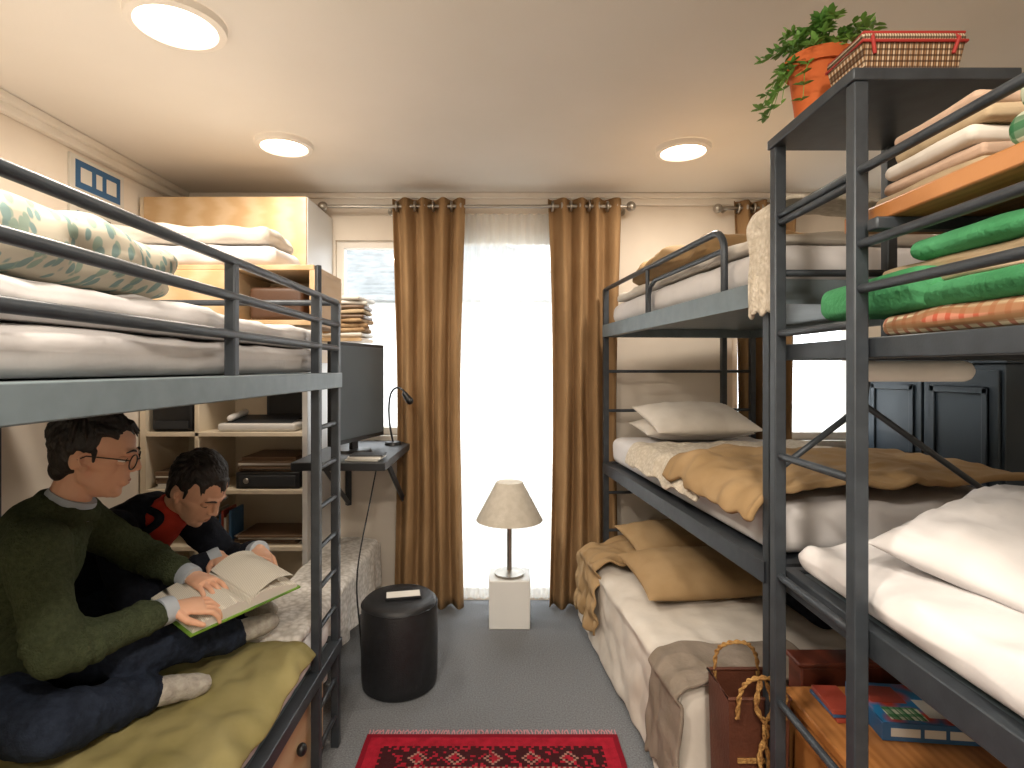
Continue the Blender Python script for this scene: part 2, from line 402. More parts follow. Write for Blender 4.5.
# overbed shelf with niche, carrying the folded duvet
WAL=mat('dark_walnut','#4a2f1c',.5)
m=MB(); sx0,sx1=-1.995,-.76
m.box(sx0,sx1,2.23,2.60,1.84,1.862,WOOD); m.box(sx0,sx1,2.23,2.60,1.62,1.642,WOOD); m.box(sx0,sx1,2.58,2.60,1.642,1.84,WOOD)
m.box(sx1-.02,sx1,2.23,2.58,1.642,1.84,WOOD); m.box(-1.10,-1.08,2.23,2.58,1.642,1.84,WOOD); m.box(sx0,sx0+.02,2.23,2.58,1.642,1.84,WOOD)
m.box(sx0+.02,-1.10,2.225,2.235,1.642,1.84,WOOD); m.bar((-.745,2.235,0),(-.745,2.235,1.86),.02,MET)
m.build('overbed_shelf',bevel=.003)
MB().soft(-1.04,-.82,2.27,2.5,1.644,1.78,.02,WAL).build('small_brown_box')
m=MB(); m.soft(-1.70,-.93,2.25,2.58,1.864,1.955,.045,SHEET,amp=.014,fs_=8,seg=.03,sd=2); m.soft(-1.68,-.96,2.26,2.58,1.957,2.035,.04,SHEET2,amp=.016,fs_=8,seg=.03,sd=8); m.build('folded_white_duvet',subs=1)
m=MB(); m.soft(-1.94,-1.71,3.07,3.4,1.102,1.30,.02,BLK); m.box(-1.92,-1.73,3.055,3.07,1.12,1.16,DGREY); m.box(-1.90,-1.75,3.06,3.38,1.30,1.315,DGREY); m.build('printer')
m=MB(); m.soft(-1.58,-1.15,3.07,3.33,1.102,1.145,.015,WHITEP); m.add([(-1.55,3.1,1.145),(-1.18,3.1,1.145),(-1.18,3.31,1.175),(-1.55,3.31,1.175)],[(0,1,2,3)],DGREY)
m.cap((-1.53,3.12,1.17),.018,(-1.53,3.3,1.19),.018,WHITEP); m.build('desk_telephone',bevel=.003)
m=MB(); m.box(-1.43,-1.2,3.36,3.46,1.102,1.36,DGREY).box(-1.415,-1.215,3.352,3.36,1.13,1.345,BLK).build('speaker_box',bevel=.006)
m=MB(); m.box(-1.48,-1.13,3.08,3.4,.787,.875,BLK); m.box(-1.46,-1.15,3.072,3.08,.80,.86,DGREY); m.lathe([(.001,.01),(.015,.008),(.016,0)],(0,0,0),NICK,16,Matrix.Translation((-1.42,3.072,.83))@Matrix.Rotation(R(90),4,'X')); m.build('stereo_receiver',bevel=.004)
def stack(name,x0,x1,y0,y1,z,n,cols,t=(.006,.018),j=.02):
    m=MB()
    for i in range(n):
        h=random.uniform(*t); dx=random.uniform(-j,j);dy=random.uniform(-j,j)
        c=(V(((x0+x1)/2,(y0+y1)/2,0))); M=Matrix.Translation(c+V((dx*.5,dy*.5,0)))@Matrix.Rotation(random.uniform(-.08,.08),4,'Z')@Matrix.Translation(-c)
        m.box(x0,x1,y0,y1,z,z+h*.92,random.choice(cols),M); z+=h
    return m.build(name,bevel=.001)
P1=mat('magazine_white','#cfccc4',.5);P2=mat('magazine_blue','#35608a',.4);P3=mat('magazine_red','#a04435',.4);P4=mat('magazine_brown','#6c5540',.5)
stack('stack_of_papers',-1.46,-1.16,3.1,3.38,.877,8,[P1,P1,P4],j=.03)
stack('stack_of_magazines',-1.5,-1.14,3.1,3.36,.477,5,[P1,P2,P4,P1],j=.05)
stack('stack_of_magazines.001',-1.92,-1.72,3.08,3.3,.787,8,[P1,P4,P2],j=.02)
m=MB()
for i in range(9): 
    xx=-1.64+i*.014; m.box(xx,xx+.012,3.1,3.25,.477,.62+.02*(i%3),[P2,P3,P1,P4][i%4])
m.build('row_of_books')
# poster
m=MB(); m.box(XL+.001,XL+.013,2.56,2.92,2.10,2.44,P1); m.box(XL+.013,XL+.015,2.59,2.89,2.29,2.42,P2)
for (ya,yb) in ((2.62,2.69),(2.72,2.76),(2.79,2.86)): m.box(XL+.015,XL+.016,ya,yb,2.32,2.39,P1)
for i in range(5): m.box(XL+.013,XL+.015,2.60,2.60+.26-.04*(i%2),2.26-.03*i,2.273-.03*i,DGREY)
m.build('wall_poster')

# ---------------- desk etc
m=MB(); m.box(-1.02,-.57,2.66,3.49,.96,1.0,DGREY); m.bar((-.62,3.47,.6),(-.62,3.47,.96),.03,MET); m.bar((-.62,3.46,.62),(-.62,2.95,.95),.025,MET); m.bar((-.97,3.47,.6),(-.97,3.47,.96),.03,MET); m.bar((-.97,3.46,.62),(-.97,2.95,.95),.025,MET)
m.build('wall_mounted_desk',bevel=.004)
m=MB(); Mm=Matrix.Translation((-.775,3.0,1.002))@Matrix.Rotation(R(74),4,'Z')
m.box(-.26,.26,.0,.03,.06,.58,BLK,Mm); m.box(-.242,.242,-.004,.0,.082,.562,SCR,Mm); m.box(-.12,.12,.03,.07,.18,.5,BLK,Mm)
m.box(-.03,.03,.03,.05,.0,.2,BLK,Mm); m.lathe([(.001,.016),(.09,.014),(.10,.0)],(0,.04,0),BLK,28,Mm); m.build('computer_monitor',bevel=.004)
m=MB(); m.lathe([(.001,.02),(.045,.018),(.05,0)],(-.655,3.28,1.001),BLK,24)
m.tube(spline([(-.655,3.28,1.01),(-.675,3.28,1.12),(-.68,3.28,1.22),(-.665,3.26,1.30),(-.63,3.24,1.335),(-.59,3.22,1.325),(-.565,3.21,1.29)],4),.006,BLK,8); m.cap((-.575,3.215,1.30),.016,(-.545,3.2,1.262),.022,BLK); m.build('gooseneck_desk_lamp')
stack('desk_papers',-.76,-.60,2.69,2.80,1.002,4,[P1,DGREY],t=(.004,.01))
m=MB(); m.box(-1.074,-.80,3.12,3.40,1.60,1.62,WOOD); m.box(-1.074,-1.06,3.14,3.38,1.48,1.60,WOOD); m.build('small_wall_shelf')
m=MB()
KR=mat('kraft_paper','#8a6d4e',.9,col2='#b59a78',ns=20,bump=.4); 
z=1.622
for i in range(9):
    M=Matrix.Translation((-.915,3.26,z))@Matrix.Rotation(random.uniform(-.2,.2),4,'Z')@Matrix.Rotation(random.uniform(-.05,.05),4,'Y')
    m.soft(-.12,.12,-.12,.12,0.003,.027,.012,random.choice([KR,BEIGE,P4,P1]),amp=.004,fs_=14,M=M,sd=i); z+=.026
m.build('stack_of_folded_paper_bags')
cp=[V((max(p.x,-.735),p.y,p.z)) for p in spline([(-.72,3.2,.95),(-.72,3.0,.75),(-.725,2.75,.45),(-.70,2.70,.2),(-.68,2.72,.012),(-.64,2.9,.008),(-.6,3.0,.008)],6)]
m=MB(); m.tube(cp,.004,BLK,6); m.build('power_cable')
# padded bench
m=MB(); m.soft(-1.06,-.76,2.27,3.4,.302,.43,.04,QUILTW,amp=.01,fs_=9); m.grid(lambda u,v:(-.755+.012*math.sin(u*40)*v,2.29+1.10*u,.40-.25*v),60,6,QUILTW)
m.build('quilted_bench_cushion')
m=MB(); m.box(-1.05,-.78,2.29,3.38,.27,.30,WOOD)
for x in (-1.02,-.81):
    for y in (2.32,3.35): m.box(x-.02,x+.02,y-.02,y+.02,0,.27,WOOD)
m.build('low_bench')

# ---------------- stool + phone
cx,cy=-.485,2.58
m=MB(); m.lathe([(.001,0),(.155,0),(.168,.012),(.172,.04),(.174,.2),(.172,.36),(.165,.385),(.15,.398),(.08,.404),(.001,.405)],(cx,cy,0),BLKL,48); m.tube([V((cx,cy,.372))+V((.171*math.cos(a),.171*math.sin(a),0)) for a in [2*math.pi*i/48 for i in range(48)]],.004,BLKL,6,closed=True)
m.build('leather_pouffe',angle=60)
M=Matrix.Translation((cx+.02,cy-.02,.413))@Matrix.Rotation(R(12),4,'Z')
MB().box(-.08,.08,-.038,.038,-.006,.004,BLK,M).box(-.075,.075,-.034,.034,.004,.005,P1,M).build('mobile_phone',bevel=.002)  # pale top plate is the glint on the black phone, put in as colour
# lamp on pedestal
m=MB(); m.box(-.09,.14,3.10,3.31,0,.27,mat('white_pedestal','#dededb',.4)); m.build('pedestal_block',bevel=.006)
LS=mat('lamp_shade_fabric','#b9b2a4',.85,col2='#c4bdb0',ns=30,bump=.2,bs=200)
lx,ly=.025,3.20
m=MB(); m.lathe([(.001,.272),(.085,.273),(.085,.285),(.02,.294),(.014,.30),(.014,.60)],(lx,ly,0),NICK,28); m.lathe([(.19,.585),(.075,.80),(.07,.80),(.185,.588),(.19,.585)],(lx,ly,0),LS,48)
m.lathe([(.073,.80),(.05,.802),(.001,.803)],(lx,ly,0),LS,32); m.ell((lx,ly,.66),(.03,.03,.045),EYEW)
m.build('table_lamp')

# ---------------- rug
RC={'r':mat('rug_red','#a81d30',.95,col2='#8f1828',ns=30,bump=.6,bs=300),'d':mat('rug_dark','#3a1519',.95,bump=.5,bs=300),'m':mat('rug_maroon','#7a1222',.95,bump=.5,bs=300),'c':mat('rug_cream','#9c7468',.95,bump=.5,bs=300)}
m=MB(); nx,ny=98,130; cs=.01; ox,oy=-.54,.90
def rc(i,j):
    b=min(i,j,nx-1-i,ny-1-j)
    if b<2: return 'm'
    if b<7: return 'r'
    if b<8: return 'd' if (i+j)%3 else 'r'
    if b<18:
        s=i if (j<22 or ny-1-j<22) else j
        t=b-13; a=(s%14)-7
        q=abs(a)+abs(t)
        if q<2: return 'r'
        if q in (3,6): return 'c' if (a+t)%2 else 'd'
        return 'd' if noise.noise(V((i*.45,j*.45,0)))>-.15 else 'r'
    if b<19: return 'c' if i%2 else 'm'
    if b<22: return 'r'
    a=abs((i%20)-10);t=abs((j%26)-13)
    if a+t<3: return 'c'
    if a+t in (5,6): return 'd'
    if a*1.3+t>17: return 'm'
    return 'r'
vs=[];idx={}
for i in range(nx+1):
    for j in range(ny+1): idx[i,j]=len(vs); vs.append((ox+i*cs+.003*noise.noise(V((j*.1,0,0))),oy+j*cs,.012+.0015*noise.noise(V((i*.08,j*.08,0)))))
for kk,mt in RC.items():
    m.add(vs,[(idx[i,j],idx[i+1,j],idx[i+1,j+1],idx[i,j+1]) for i in range(nx) for j in range(ny) if rc(i,j)==kk],mt)
m.box(ox,ox+nx*cs,oy,oy+ny*cs,.001,.011,RC['m'])
FR=mat('rug_fringe','#c98f96',.95)
for i in range(90):
    x=ox+.005+i*.0109; 
    for yy,sg in ((oy+ny*cs,1),(oy,-1)):
        m.tube([(x,yy-sg*.002,.009),(x+random.uniform(-.004,.004),yy+sg*.02,.006),(x+random.uniform(-.008,.008),yy+sg*.036,.004)],.0025,FR,5)
m.build('persian_rug')

# ================= LEFT BUNK
e=empty('bunk_bed')
m=MB(); X=-.65
for z0,z1,mt in ((1.375,1.432,METL),(.365,.41,MET)):
    m.box(X-.02,X+.02,.02,2.17,z0,z1,mt); m.box(-1.98,-1.94,.02,2.17,z0,z1,mt); m.box(-1.94,X-.02,2.13,2.17,z0,z1,mt); m.box(-1.94,X-.02,.02,.06,z0,z1,mt)
    m.box(-1.94,X-.02,.06,2.13,z1-.02,z1-.005,METL)
for x,y,zt in ((X,1.93,1.70),(X,2.15,1.70),(-1.96,2.15,1.70),(X,.03,1.72),(-1.96,.03,1.72)): m.box(x-.015,x+.015,y-.015,y+.015,0,zt,MET)
for z in (1.70,1.615,1.525): m.tube([(X+.005,.03,z+.01),(X+.005,2.15,z)],.012,MET,10)
m.tube([(X,2.15,1.70),(-1.96,2.15,1.70)],.012,MET,10)
m.box(X-.012,X+.014,1.318,1.342,1.40,1.70,MET)
z=.12
while z<1.38: 
    m.tube([(X,1.93,z),(X,2.15,z)],.0095,MET,8); z+=.14
m.build('steel_frame',parent=e,bevel=.003)
m=MB(); m.box(-1.9,-.69,.1,2.1,.0,.355,WOOD)
for a,b_ in ((.15,1.08),(1.12,2.08)):
    m.box(-.69,-.675,a,b_,.04,.345,WOOD); m.ell((-.66,(a+b_)/2+.22,.21),(.016,.02,.02),BLK)
m.build('under_bed_drawers',bevel=.004)
MB().soft(-1.93,-.66,.06,2.12,.412,.505,.04,SHEET,amp=.006,fs_=6).build('mattress')
MB().soft(-1.93,-.685,.06,2.11,1.434,1.515,.04,SHEET,amp=.007,fs_=7).build('mattress.001')
MB().soft(-1.92,-.685,.08,2.08,1.520,1.585,.03,SHEET,amp=.014,fs_=5,seg=.04,sd=3).build('white_duvet')
MB().soft(-1.35,-.70,.35,1.24,1.594,1.71,.055,LEAFY,amp=.035,fs_=6,seg=.03,sd=5).build('leaf_print_duvet',subs=1)
def blanket(name,sec,a0,a1,mt,amp=.012,nu=70,nv=60,sd=0,thick=.012,xf=None,edge=.02,fs_=5):
    sec=[V((p[0],0,p[1])) for p in sec]; L=[0]
    for i in range(1,len(sec)): L.append(L[-1]+(sec[i]-sec[i-1]).length)
    def at(t):
        t*=L[-1]
        for i in range(1,len(sec)):
            if t<=L[i]+1e-9: return sec[i-1].lerp(sec[i],(t-L[i-1])/(L[i]-L[i-1])),(sec[i]-sec[i-1]).normalized()
        return sec[-1],(sec[-1]-sec[-2]).normalized()
    m=MB()
    def fn(u,v):
        p,t=at(u); n=V((-t.z,0,t.x)); 
        if n.z<0 and abs(n.z)>.2: n=-n
        if abs(n.z)<=.2 and sec[0].x<sec[-1].x and n.x<0: n=-n
        y=a0+(a1-a0)*v
        q=V((p.x*fs_+sd,y*fs_,p.z*fs_))
        w=noise.noise(q)+.7*(1-abs(2.2*noise.noise(q*1.7)))+.3*noise.noise(q*4)
        y+=edge*noise.noise(V((u*5,sd,v*1.2)))*(1 if v<.5 else -1)*abs(v*2-1)
        return p+V((0,y,0))+n*(amp*max(w+.4,0))+V((edge*noise.noise(V((v*6,sd,3)))*max(0,u-.7)*2,0,-edge*1.5*noise.noise(V((v*7,sd,9)))*max(0,u-.8)*4))
    m.grid(fn,nu,nv,mt)
    return m.build(name,solid=thick,subs=1,xf=xf,angle=80)
blanket('olive_blanket',[(-1.9,.518),(-1.3,.518),(-.70,.518),(-.675,.512),(-.652,.495),(-.645,.480)],.1,1.86,OLIVE,amp=.018,sd=2,edge=.045,nu=110,nv=100,fs_=6)
MB().soft(-1.9,-.69,1.88,2.1,.51,.545,.02,QUILTW,amp=.008,fs_=9).build('folded_quilt')

# ================= PEOPLE
def hand(mb,w,d,n,sgn,curl,mt,sc=1.0):
    w=V(w); d=V(d).normalized(); n=V(n); n=(n-d*n.dot(d)).normalized(); l=d.cross(n)
    mb.loft([w-d*.03,w,w+d*.03*sc,w+d*.065*sc,w+d*.09*sc],l,[.024,.025,.033*sc,.039*sc,.035*sc],[.019,.018,.016,.014,.011],mt,16,2)
    for i,(ln,o) in enumerate(zip((.92,1,.95,.78),(-1.5,-.5,.5,1.5))):
        o*=-sgn
        p=w+d*(.082-.004*abs(o-.5*-sgn))*sc+l*o*.0205*sc; dd=(d+l*o*.07).normalized(); pts=[p-d*.012]
        dirn=dd
        for kx,sl in enumerate((.038,.026,.021)):
            rot=Matrix.Rotation(curl[kx],3,l)
            if (rot@d).dot(n)>0: rot=Matrix.Rotation(-curl[kx],3,l)
            dirn=rot@dirn
            p=p+dirn*sl*ln*sc; pts.append(p.copy())
        mb.chain(pts,[.0092*sc,.0082*sc,.0074*sc,.0062*sc],mt,10)
    b=w+d*.02*sc+l*sgn*.024*sc; t=(d*.65+l*sgn*.7-n*.4).normalized(); p1=b+t*.034*sc; t2=(d*.9+l*sgn*.25-n*.35).normalized()
    mb.chain([b-t*.01,p1,p1+t2*.028*sc,p1+t2*.046*sc],[.014*sc,.011*sc,.009*sc,.0075*sc],mt,10)

def head(parent,c,yaw,pitch,roll,neck,glasses=False,down=False,fringe=0):
    T=Matrix.Translation(c)@Matrix.Rotation(yaw,4,'Z')@Matrix.Rotation(pitch,4,'Y')@Matrix.Rotation(roll,4,'X')
    def t(x,y,z): return T@V((x,y,z))
    s=MB()
    s.ell((-.012,0,.03),(.096,.075,.088),SKIN,T,24,18); s.ell((.022,0,-.034),(.064,.054,.080),SKIN,T,24,18)
    s.ell((.059,0,-.095),(.019,.022,.016),SKIN,T)
    for q in (-1,1):
        s.cap(t(-.015,q*.050,-.03),.018,t(-.008,q*.046,-.056),.016,SKIN)
        s.cap(t(-.008,q*.044,-.056),.018,t(.048,q*.014,-.094),.016,SKIN)
        s.cap(t(.038,q*.034,-.022),.025,t(.038,q*.020,-.075),.021,SKIN); s.cap(t(.040,q*.036,-.020),.023,t(-.010,q*.050,-.012),.022,SKIN)
        s.cap(t(.074,q*.038,.022),.009,t(.083,q*.010,.022),.009,SKIN)
        s.ell((-.012,q*.077,-.008),(.017,.007,.029),SKIN,T@Matrix.Rotation(q*.22,4,'Z')); s.ell((-.005,q*.075,-.03),(.010,.007,.011),SKIN,T)
        s.ell((.091,q*.011,-.028),(.010,.008,.007),SKIN,T)
    s.cap(t(.082,0,.022),.0085,t(.1005,0,-.021),.0105,SKIN)
    s.ell((.076,0,-.060),(.014,.025,.018),SKIN,T); s.cap(t(.060,-.018,-.083),.014,t(.060,.018,-.083),.014,SKIN)
    s.cap(t(-.028,0,-.04),.046,neck,.052,SKIN)
    s.build('head',parent,remesh=.003,sm=12)
    d=MB()
    for q in (-1,1):
        d.ell((.0625,q*.030,.0),(.0130,.0145,.0105),EYEW if not down else SKIN,T)
        if not down:
            d.ell((.0728,q*.030,-.0005),(.0042,.0056,.0056),BLK,T)
            d.ell((.0622,q*.030,.0050),(.0145,.0165,.0080),SKIN,T)
            d.ell((.0612,q*.030,-.0080),(.0135,.0155,.0060),SKIN,T)
        d.tube([t(.071,q*.017,-.004 if down else .001),t(.0765,q*.03,-.006 if down else .0040),t(.069,q*.044,-.003 if down else .001)],[.0006,.0014,.0008],HAIR,6)
        d.tube([t(.0900,q*.012,.023),t(.0895,q*.022,.027),t(.0860,q*.034,.028),t(.0750,q*.051,.022)],[.0020,.0032,.0030,.0012],HAIR,8)
        d.tube(spline([t(-.002,q*.081,.012),t(-.010,q*.085,.012),t(-.018,q*.087,.0),t(-.014,q*.085,-.014),t(-.008,q*.081,-.022)],4),.0026,SKIN,8)
    d.tube([t(.078,-.020,-.062),t(.0875,-.008,-.0575),t(.0885,0,-.0585),t(.0875,.008,-.0575),t(.078,.020,-.062)],[.0012,.0032,.0030,.0032,.0012],LIP,8)
    d.tube([t(.078,-.018,-.063),t(.0865,0,-.0655),t(.078,.018,-.063)],[.0012,.0038,.0012],LIP,8)
    d.build('face_details',parent)
    if glasses:
        g=MB()
        for q in (-1,1):
            g.tube([t(.0925,q*.033,-.003)+ (T.to_3x3()@V((-.004*q*math.cos(a),.024*math.cos(a),.020*math.sin(a)))) for a in [2*math.pi*i/24 for i in range(24)]],.0018,BLK,6,closed=True)
            g.tube([t(.089,q*.057,.004),t(.05,q*.072,.006),t(-.005,q*.081,.006),t(-.022,q*.082,-.006)],.0018,BLK,6)
        g.tube([t(.0965,-.010,.002),t(.101,0,.005),t(.0965,.010,.002)],.0018,BLK,6); g.build('eyeglasses',parent)
    hr=MB()
    hr.ell((-.030,0,.052),(.088,.080,.078),HAIR,T,28,20); hr.ell((-.050,0,.0),(.058,.074,.068),HAIR,T); hr.ell((-.062,0,-.045),(.038,.052,.040),HAIR,T)
    hr.ell((.004,0,.084),(.058,.058,.036),HAIR,T)
    for q in (-1,1):
        hr.ell((-.022,q*.058,.040),(.046,.022,.046),HAIR,T); hr.cap(t(.008,q*.070,.02),.007,t(.010,q*.069,-.008),.0035,HAIR)
    rnd=random.Random(int(abs(c[0])*1000))
    for i in range(420):
        th=rnd.uniform(-math.pi,math.pi); ph=rnd.uniform(.0,1.95)
        front=math.cos(th)
        if front>.35 and ph>.85: continue
        if front>-.15 and ph>1.25: continue
        dr=V((math.sin(ph)*math.cos(th),math.sin(ph)*math.sin(th),math.cos(ph)))
        b=V((-.028,0,.048))+V((dr.x*.086,dr.y*.079,dr.z*.082))
        tang=V((1.0,.5 if fringe==0 else .15,-.1)) if ph<.9 else V((.25 if front>-.3 else -.25,.0,-1.))
        tang=(tang-dr*tang.dot(dr)).normalized()
        ln=rnd.uniform(.022,.042)
        p0=b; p1=b+tang*ln*.5+dr*.005; p2=b+tang*ln+dr*.001
        hr.chain([T@p0,T@p1,T@p2],[.0065,.0055,.0018],HAIR,6)
    for i in range(26):
        y=-.060+.12*i/25
        sw=.014 if fringe==0 else .004
        dn=rnd.uniform(-.006,.016)+(.012 if fringe else 0)
        e=abs(y)
        j=rnd.uniform(-.004,.004); p0=V((.022-e*.3,y-sw,.104-e*.5+j)); p1=V((.062-e*.4,y,.096-e*.5+j)); p2=V((.083-e*.5,y+sw,.074-e*.35-dn))
        hr.chain([T@p0,T@p1,T@p2],[.009,.0065,.0018],HAIR,8)
    hr.build('hair',parent,remesh=.0023,sm=1)

def man(name,TP,LAT,tw,td,neckp,hc,yaw,pitch,roll,armR,armL,legR,legL,footR,footL,top,glasses,down,fringe,hR,hL,blazer=False):
    e=empty(name)
    b=MB()
    b.loft(TP,LAT,tw,td,top,28,5)
    for a in (armR,armL):
        b.chain(a[:3],[.068,.052,.040],top,16); 
        b.ell(a[0],(.075,.075,.07),top)
        E=V(a[1]); s0=V(a[0]); w0=V(a[2])
        for f,rr in ((.75,.057),(.88,.060)):
            p=s0.lerp(E,f); dd=(E-s0).normalized(); b.tube([p-dd*.014,p-dd*.006,p+dd*.006,p+dd*.014],[rr*.85,rr*1.06,rr*1.06,rr*.85],top,16)
        for f,rr in ((.18,.056),(.34,.053),(.9,.045)):
            p=E.lerp(w0,f); dd=(w0-E).normalized(); b.tube([p-dd*.012,p-dd*.005,p+dd*.005,p+dd*.012],[rr*.85,rr*1.06,rr*1.06,rr*.85],top,16)
    nk=V(neckp); up=(V(hc)-nk).normalized(); fw=V((math.cos(yaw),math.sin(yaw),0))
    if not blazer:
        b.tube([nk-up*.035,nk-up*.022,nk-up*.008,nk-up*.002],[.078,.080,.074,.066],top,24)
    b.build('blazer' if blazer else 'sweater',e,remesh=.008,sm=3,disp=(.016,.055))
    sh=MB()
    for a in (armR,armL):
        dirn=(V(a[2])-V(a[1])).normalized(); w=V(a[2]); sh.tube([w+dirn*.020,w+dirn*.044,w+dirn*.056],[.0365,.0365,.034],SHIRT,18)
    if not blazer:
        sh.tube([nk-up*.035,nk-up*.012,nk+up*.010,nk+up*.006],[.070,.064,.0575,.052],SHIRT,24)
    sh.build('shirt',e,angle=60)
    if blazer:
        r=MB()
        r.loft([V(TP[-4])+fw*.075,V(TP[-3])+fw*.075,V(TP[-2])+fw*.055,nk+up*.01],LAT,[.06,.085,.085,.064],[.085,.078,.070,.062],REDS,24)
        r.build('tshirt',e,remesh=.006,sm=3,disp=(.01,.04))
        lp=MB()
        for q in (-1,1):
            lt=V(LAT).normalized()*q
            lp.chain(spline([nk+lt*.075-fw*.04+up*.010,nk+lt*.090+fw*.03-V((0,0,.02)),V(TP[-3])+lt*.088+fw*.105,V(TP[-4])+lt*.04+fw*.145],4),[.014]*13,NAVY,12)
        lp.build('lapels',e,remesh=.006,sm=5)
    j=MB()
    hp=V(TP[0]); j.loft([hp+V((0,0,-.035)),hp+V((0,0,.06))],LAT,[tw[0]*.98,tw[0]*.95],[td[0]*1.0,td[0]*.95],DENIM,24)
    for lg in (legR,legL):
        j.chain(lg,[.094,.070,.048],DENIM,18)
        for f,rr in ((.25,.070),(.6,.063),(.9,.058)):
            p=V(lg[1]).lerp(V(lg[2]),f); dd=(V(lg[2])-V(lg[1])).normalized(); j.tube([p-dd*.014,p-dd*.005,p+dd*.005,p+dd*.014],[rr*.85,rr,rr,rr*.85],DENIM,16)
    j.build('jeans',e,remesh=.009,sm=4,disp=(.016,.05))
    f=MB()
    for lg,ft in ((legR,footR),(legL,footL)):
        a=V(lg[2]); k=V(lg[1]); t=V(ft); dr=(t-a).normalized(); 
        f.chain([a+(k-a).normalized()*.03,a,],[.038,.04],SOCK); f.chain([a-dr*.02,a+dr*.06,t-dr*.03],[.04,.036,.03],SOCK)
        f.cap(t-dr*.05+V((0,0,-.004)),.033,t-dr*.02,.027,SOCK)
    f.build('socks',e,remesh=.006,sm=4,disp=(.008,.03))
    head(e,hc,yaw,pitch,roll,nk-up*.03,glasses,down,fringe)
    for nm,a,hh in (('right_hand',armR,hR),('left_hand',armL,hL)):
        hm=MB(); dirn=(V(a[2])-V(a[1])).normalized(); w=V(a[2])+dirn*.045
        hm.cap(V(a[2])-dirn*.02,.028,w,.025,SKIN); hand(hm,w,hh[0],hh[1],hh[2],hh[3],SKIN,.95)
        hm.build(nm,e,remesh=.0028,sm=2)
    return e
man('seated_man_reading',
 [(-1.33,1.46,.585),(-1.345,1.465,.68),(-1.325,1.47,.82),(-1.26,1.485,.95),(-1.21,1.49,1.035),(-1.175,1.50,1.09)],(.43,-.9,0),
 [.175,.17,.17,.185,.155,.06],[.135,.135,.13,.12,.095,.055],
 (-1.165,1.505,1.10),(-1.11,1.525,1.215),R(22),R(12),0,
 [(-1.12,1.335,1.02),(-1.02,1.27,.80),(-.925,1.465,.80)],[(-1.27,1.655,1.01),(-1.17,1.80,.85),(-1.01,1.74,.815)],
 [(-1.30,1.38,.615),(-1.03,1.27,.635),(-.95,1.49,.585)],[(-1.29,1.56,.62),(-1.02,1.50,.695),(-.865,1.79,.60)],
 (-.83,1.575,.565),(-.765,1.885,.605),SWEAT,True,False,0,
 ((.75,.62,-.08),(.1,-.2,.97),1,(.25,.5,.5)),((.85,-.45,-.02),(0,0,1),-1,(.25,.45,.45)))
man('seated_man_studying',
 [(-1.46,2.0,.585),(-1.46,2.0,.66),(-1.41,2.0,.76),(-1.33,2.0,.86),(-1.25,1.985,.925),(-1.18,1.98,.955)],(-.3,-.95,0),
 [.17,.165,.165,.175,.15,.06],[.13,.125,.12,.11,.09,.055],
 (-1.16,1.975,.96),(-1.065,1.945,1.025),R(-14),R(36),0,
 [(-1.28,1.83,.915),(-1.17,1.76,.72),(-1.01,1.88,.79)],[(-1.2,2.10,.915),(-1.02,2.08,.73),(-.885,1.965,.80)],
 [(-1.40,1.92,.62),(-1.12,1.87,.62),(-1.0,2.02,.585)],[(-1.38,2.03,.62),(-1.14,2.03,.65),(-.93,2.02,.585)],
 (-.90,2.05,.59),(-.82,2.0,.585),NAVY,False,True,.7,
 ((.75,-.62,-.1),(0,.1,1),1,(.3,.5,.5)),((.45,-.85,-.05),(.2,0,1),-1,(.35,.6,.5)),blazer=True)
# book
m=MB(); C=V((-.85,1.715,.768)); u=V((.55,.83,.06)).normalized(); v_=V((.8,-.55,-.16)); v_=(v_-u*v_.dot(u)).normalized(); w_=u.cross(v_); 
if w_.z<0: w_=-w_
MT=Matrix(((u.x,v_.x,w_.x,C.x),(u.y,v_.y,w_.y,C.y),(u.z,v_.z,w_.z,C.z),(0,0,0,1)))
hb=.115; hwid=.165
for sg in (-1,1):
    m.box(min(0,sg*hwid*1.05),max(0,sg*hwid*1.05),-hb*1.05,hb*1.05,-.014,-.009,BKG,MT)
    prof=[(0,.000),(.010,.016),(.035,.026),(.08,.022),(.13,.011),(hwid,.000)]
    def fn(a,b,lo=False):
        k=a*(len(prof)-1); i=min(int(k),len(prof)-2); t=k-i
        return (sg*(prof[i][0]*(1-t)+prof[i+1][0]*t),-hb+2*hb*b,prof[i][1]*(1-t)+prof[i+1][1]*t)
    m.grid(fn,20,4,PAPER,MT)
    for b in (-hb,hb):
        vs=[(sg*p[0],b,p[1]) for p in prof]+[(sg*hwid,b,-.009),(0,b,-.009)]; m.add(vs,[list(range(len(vs)))],P1,MT)
    m.add([(sg*hwid,-hb,-.009),(sg*hwid,hb,-.009),(sg*hwid,hb,0),(sg*hwid,-hb,0)],[(0,1,2,3)],P1,MT)
# a page lifting near the right-hand side
m.grid(lambda a,b:(.01+.14*a,-hb+2*hb*b,.02+.030*math.sin(a*2.6)),14,3,PAPER,MT)
m.build('open_book',angle=50)

